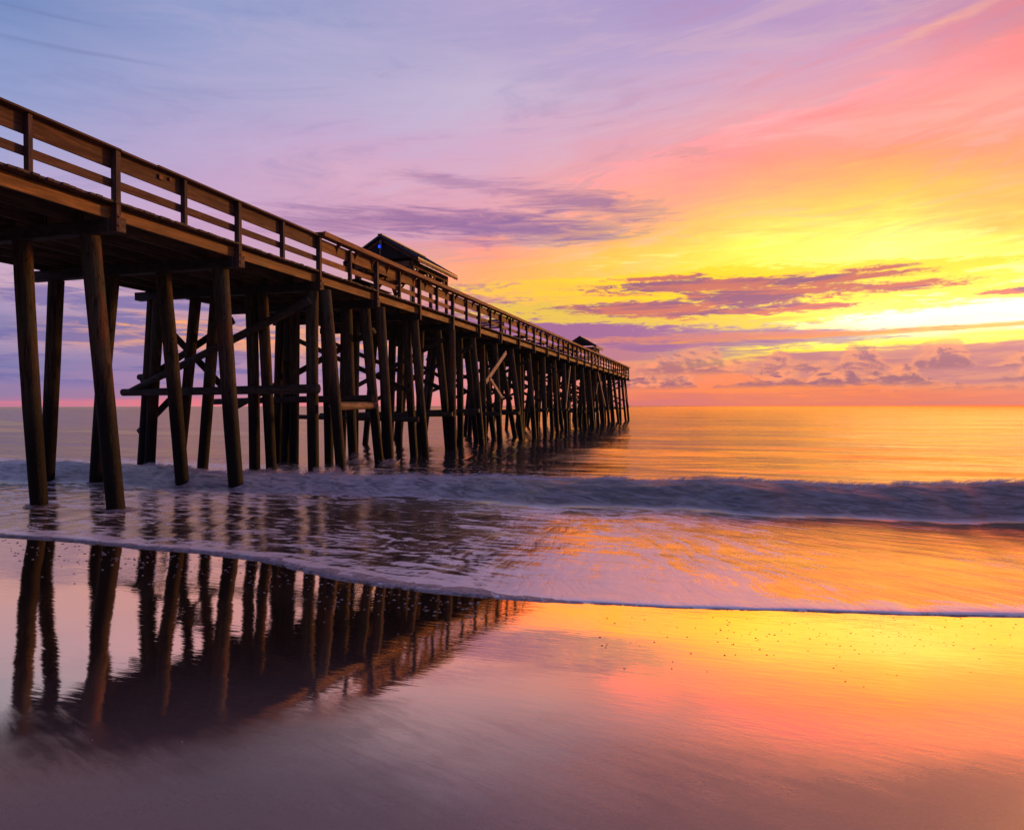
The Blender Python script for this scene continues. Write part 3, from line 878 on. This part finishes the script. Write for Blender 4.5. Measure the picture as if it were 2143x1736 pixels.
def table():
    r = empty('picnic_table', (0, 0, 0))
    q = MB()
    for k in range(5): q.box(-.9, .9, -.36 + k * .147, -.225 + k * .147, .70, .74)
    q.build('tabletop', M['dark'], r)
    for sg in (-1, 1):
        q = MB()
        for k in range(2): q.box(-.9, .9, sg * .72 - .13 + k * .135, sg * .72 - .005 + k * .135, .42, .455)
        q.build('seat', M['dark'], r)
        q = MB()
        q.beam((sg * .65, -.55, 0), (sg * .65, -.2, .70), .05, .09, (1, 0, 0)); q.beam((sg * .65, .55, 0), (sg * .65, .2, .70), .05, .09, (1, 0, 0))
        q.box(sg * .65 - .05, sg * .65 - .0, -.8, .8, .32, .415)
        q.build('leg', M['dark'], r)
    return r
tb = table()
for i, (n, t_, lb) in enumerate([(3.6, 1.9, 'dark picnic table on the deck beside the nearer shelter'), (9.6, 1.6, 'dark picnic table on the open deck beyond the nearer shelter'), (11.1, 1.5, 'dark picnic table on the open deck, second beyond the nearer shelter')]):
    o = tb if i == 0 else copy_tree(tb)
    o.location = pt(n * BAY, t_, DK + .006); o.rotation_euler = (0, 0, math.atan2(PY, PX))
    tag(o, lb, 'picnic table', 'picnic tables on the pier deck')

# ------------------------------------------------------------------ small things on the sand
def shell(i):
    me = bpy.data.meshes.new('shell'); vs = []; fs = []
    nr, na = 5, 14
    for r_ in range(nr):
        rr = r_ / (nr - 1)
        for k in range(na):
            a_ = PI * 2 * k / na
            rad = rr * (1 + .08 * math.cos(a_ * 7)) 
            vs.append((math.cos(a_) * rad * 1.0, math.sin(a_) * rad * .8 - .1 * rr, .42 * (1 - rr ** 2)))
    for r_ in range(nr - 1):
        for k in range(na):
            k2 = (k + 1) % na
            fs.append((r_ * na + k, (r_ + 1) * na + k, (r_ + 1) * na + k2, r_ * na + k2))
    me.from_pydata(vs, [], fs); me.materials.append(M['shell'])
    for p in me.polygons: p.use_smooth = True
    return me
sm = shell(0)
SP = [(655,845,1.2),(975,715,1.1),(1435,905,1.5),(95,1008,1.4),(670,980,.9),(715,983,.8),(128,588,.9),(150,688,.8),(608,727,.7),(608,945,.7),(1180,1020,.8),(1090,650,.6)]
SP = [(1071.5 + .5 * a_, 1213.8 + .5 * c_, k) for a_, c_, k in SP]
SP += [(a_ * .5, 1046 + .5 * c_, k) for a_, c_, k in [(1940,1305,1.5),(1470,1295,.9),(1690,985,.8),(2000,990,.9),(1860,918,.7),(750,1015,.9),(950,1048,.8),(1920,1195,.8),(1780,1107,.7),(372,1005,.7)]]
for a_, c_, k in SP:
    o = bpy.data.objects.new('shell', sm); link(o)
    p = at(a_, c_); o.location = (p[0], p[1], p[2] - .002)
    sz = .0075 * k * p[1] / 4.5
    o.scale = (sz, sz, sz * 1.2); o.rotation_euler = (random.uniform(-.3, .3), random.uniform(-.3, .3), random.uniform(0, 6))
    tag(o, 'tiny pale shell fragment lying on the wet sand', 'shell', 'shell fragments scattered on the wet sand')
# specks and foam flecks
def scatter(name, mat, pts, sz):
    q = MB()
    for (a_, c_) in pts:
        p = at(a_, c_, .003); r0 = random.uniform(.5, 1.3) * sz * p[1] / 6
        vs = [(p[0], p[1], p[2] + r0 * .35)]
        k = 7; e = random.uniform(1.2, 2.2)
        for ring, zz in ((.6, .25), (1.0, -.25)):
            for i in range(k):
                an = 2 * PI * i / k; rr = r0 * ring * random.uniform(.8, 1.2)
                vs.append((p[0] + math.cos(an) * rr * e, p[1] + math.sin(an) * rr, p[2] + zz * r0))
        fs = [(0, 1 + i, 1 + (i + 1) % k) for i in range(k)] + [(1 + i, 1 + k + i, 1 + k + (i + 1) % k, 1 + (i + 1) % k) for i in range(k)]
        q.add(vs, fs, 0, True)
    return q.build(name, mat)
pts = []
while len(pts) < 170:
    a_ = random.uniform(1250, 2180); c_ = 1292 + abs(random.gauss(0, 55)); dn = math.exp(-((a_ - 1800) / 330) ** 2)
    if random.random() < .25 + .75 * dn and c_ < 1470: pts.append((a_, c_))
tag(scatter('pebbles', M['pebble'], pts, .0050), 'dark grit specks scattered on the golden wet sand', 'pebbles', kind='stuff')
mf, t_, b_ = material('foam_white'); b_.inputs['Base Color'].default_value = (.72, .68, .74, 1); b_.inputs['Roughness'].default_value = .5
n_ = t_.noise(S(t_, t_.n('ShaderNodeTexCoord').outputs['Object']), 18, 5, .7)
t_.put(b_.inputs['Base Color'], t_.mix(t_.ss(.35, .65, n_), (.17, .145, .18), (.36, .31, .35)))
t_.put(b_.inputs['Normal'], t_.bump(n_, .02, .8))
n2_ = t_.noise(S(t_, t_.n('ShaderNodeTexCoord').outputs['Object']), 5.5, 8, .68, .6)
t_.put(b_.inputs['Alpha'], t_.ss(.38, .50, n2_) * .9)
pts = []
while len(pts) < 320:
    a_ = random.uniform(0, 1020)
    ye = np.interp(a_, [0, 130, 300, 420, 560, 640, 700, 870, 1070], [1122, 1131, 1148, 1158, 1180, 1202, 1218, 1243, 1262])
    c_ = ye + 4 + abs(random.gauss(0, 30))
    if c_ < ye + 110: pts.append((a_, c_))
tag(scatter('foam_flecks', mf, pts, .0075), 'small flecks of foam left on the dark wet sand below the pier', 'foam', kind='stuff')

# soft rolled foam lip along the edge of the wash
ls = np.arange(-17, 4.5, .03)
q = MB(); prof = [(-.10, .002), (-.07, .016), (-.02, .030), (.05, .040), (.13, .040), (.22, .034), (.34, .022)]
vs = []
for l_ in ls:
    e = float(edge(l_)) + .02
    big = .28 + .62 * float(sst(-.5, -4.5, l_)) + .22 * float(fbm(l_ * 1.4, 3.3, 3, 14))
    for k, (dd, hh) in enumerate(prof):
        w_ = dd * (big * .9 + .30) + .025 * float(fbm(l_ * 3.1, 1.0, 3, 23)) + .01 * float(fbm(l_ * 7, k * .7, 2, 17)); s_ = e + w_
        x_, y_ = wl(s_, l_)
        z_ = float(beach(s_)) + hh * big * .50 + (.012 * big if 1 <= k <= 5 else 0) + .004 * float(fbm(l_ * 9, k * 1.1, 2, 19))
        if k == len(prof) - 1: z_ = float(beach(s_)) + .010
        vs.append((x_, y_, z_ if k else float(beach(s_)) - .004))
np_ = len(prof)
fs = [(i * np_ + k, i * np_ + k + 1, (i + 1) * np_ + k + 1, (i + 1) * np_ + k) for i in range(len(ls) - 1) for k in range(np_ - 1)]
q.add(vs, fs, 0, True)
tag(q.build('foam_line', mf), 'pale rolled line of foam at the edge of the wash on the sand', 'foam', kind='stuff')
# wind-blown spray along the crest of the breaker
def spray_mat():
    m, t, b = material('spray')
    co = S(t, t.n('ShaderNodeTexCoord').outputs['Object'])
    x, y, z = t.sep(co)
    s = x * PX + y * PY; l = x * PY - y * PX
    n = t.noise(t.vec(l * 4.0 - z * 9, s * 2, z * 5), 1.0, 6, .65, 1.0)
    at = t.n('ShaderNodeAttribute'); at.attribute_name = 'h'; hh = S(t, at.outputs['Fac'])
    b.inputs['Base Color'].default_value = (.55, .48, .52, 1); b.inputs['Roughness'].default_value = .8
    t.put(b.inputs['Alpha'], t.ss(.30, .66, n - hh * .30 + .12) * t.ss(1.0, .6, hh) * .9)
    return m
cl = np.arange(-16, 16, .05)
rows = np.linspace(0, 1, 7)
CL, RW = np.meshgrid(cl, rows, indexing='xy')
scr = 15.75 + .75 * fbm(CL * .16, CL * 0, 3, 31) + .32 * fbm(CL * .9, 15.7 + CL * 0, 3, 33)
def crest_z(Sx, Lx): return sea_parts(Sx, Lx, np.full_like(Sx, 8.0))[0]
obs = []
for j, off in enumerate((-.10, .12, .32)):
    Sx = scr + off
    base_z = crest_z(Sx, CL)
    hgt = .13 + .07 * fbm(CL * .8, CL * 0 + j, 3, 101 + j)
    Sx2 = Sx + RW * (.22 - .1 * j) + .03 * fbm(CL * 3, RW * 2, 2, 104)
    Xx, Yy = wl(Sx2, CL)
    o = grid_mesh('spray', Xx, Yy, base_z - .03 + RW * hgt, M.setdefault('spray', None) or M.update(spray=spray_mat()) or M['spray'], {'h': RW})
    obs.append(o)
    tag(o, 'thin spray blowing off the crest of the breaking wave', 'spray', kind='stuff')
# splash thrown up where the wave strikes the piles
q = MB()
SPL = [(3, tpx(740.5, 3), .42, .55), (2, tpx(714, 2), .40, .50), (2, tpx(658.5, 2), .30, .36), (3, tpx(815, 3), .34, .40), (2, tpx(567, 2), .26, .26), (2, tpx(533, 2), .24, .22)]
sv = []; sf = []; sh_ = []
for n, tb_, wd, hg in SPL:
    cx_, cy_, _ = pt(n * BAY, tb_)
    s_c, l_c = sl(cx_, cy_)
    zb_ = float(sea_parts(np.array([s_c]), np.array([l_c]), np.array([8.0]))[0][0])
    for shell_ in range(3):
        rr0 = .19 + .05 * shell_; K = 36; NR = 9; base_i = len(sv)
        ph = random.uniform(0, 6)
        for i in range(NR):
            t__ = i / (NR - 1)
            for k in range(K):
                an = 2 * PI * k / K
                up_ = hg * (1 - .18 * shell_) * (.45 + .55 * abs(math.sin(an * 1.5 + ph)))
                rr = rr0 + wd * .35 * t__ * (1 + .25 * math.sin(an * 3 + ph)) * (shell_ + .6) / 2
                sv.append((cx_ + math.cos(an) * rr, cy_ + math.sin(an) * rr, zb_ - .05 + up_ * t__))
                sh_.append(t__)
        for i in range(NR - 1):
            for k in range(K):
                k2 = (k + 1) % K
                sf.append((base_i + i * K + k, base_i + i * K + k2, base_i + (i + 1) * K + k2, base_i + (i + 1) * K + k))
q.add(sv, sf, 0, True)
spo = q.build('splash', M['spray'])
atr = spo.data.attributes.new('h', 'FLOAT', 'POINT'); atr.data.foreach_set('value', sh_)
tag(spo, 'misty splash where the breaking wave strikes the pier piles', 'splash', kind='stuff')
# foam collars round the nearest piles
q = MB()
for n, tb_ in ((0, tpx(243, 0)), (0, tpx(80, 0)), (1, tpx(495, 1)), (1, tpx(380, 1)), (1, tpx(203, 1))):
    cx_, cy_, _ = pt(n * BAY, tb_)
    vs = []; K = 30
    for i in range(K):
        an = 2 * PI * i / K
        wd = .07 + .14 * max(0, math.cos(an + .4)) + random.uniform(-.012, .012)
        for rr, zz in ((.16, .045), (.20, .055), (.20 + wd * .6, .05), (.20 + wd, .012)):
            vs.append((cx_ + math.cos(an) * rr * 1.1, cy_ + math.sin(an) * rr, zz + (.02 if n == 0 else .03)))
    q.add(vs, [(i * 4 + k, (i * 4 + k + 1), ((i + 1) % K) * 4 + k + 1, ((i + 1) % K) * 4 + k) for i in range(K) for k in range(3)], 0, True)
tag(q.build('foam_collars', mf), 'thin foam collars around the feet of the nearest piles', 'foam', kind='stuff')

# ------------------------------------------------------------------ camera
cam = bpy.data.cameras.new('camera'); co_ = bpy.data.objects.new('camera', cam); link(co_)
cam.sensor_width = 36; cam.sensor_fit = 'HORIZONTAL'; cam.lens = 36 * 1440 / 2143
cam.clip_end = 80000; cam.clip_start = .05
mt = Matrix.Translation((0, 0, CAMZ)) @ Matrix.Rotation(R(90 - .76), 4, 'X') @ Matrix.Rotation(R(-.107), 4, 'Z')
co_.matrix_world = mt
sc = bpy.context.scene
sc.camera = co_
sc.view_settings.view_transform = 'Standard'; sc.view_settings.look = 'None'
sc.view_settings.exposure = 0; sc.view_settings.gamma = 1
sc.cycles.max_bounces = 6; sc.cycles.sample_clamp_indirect = 4
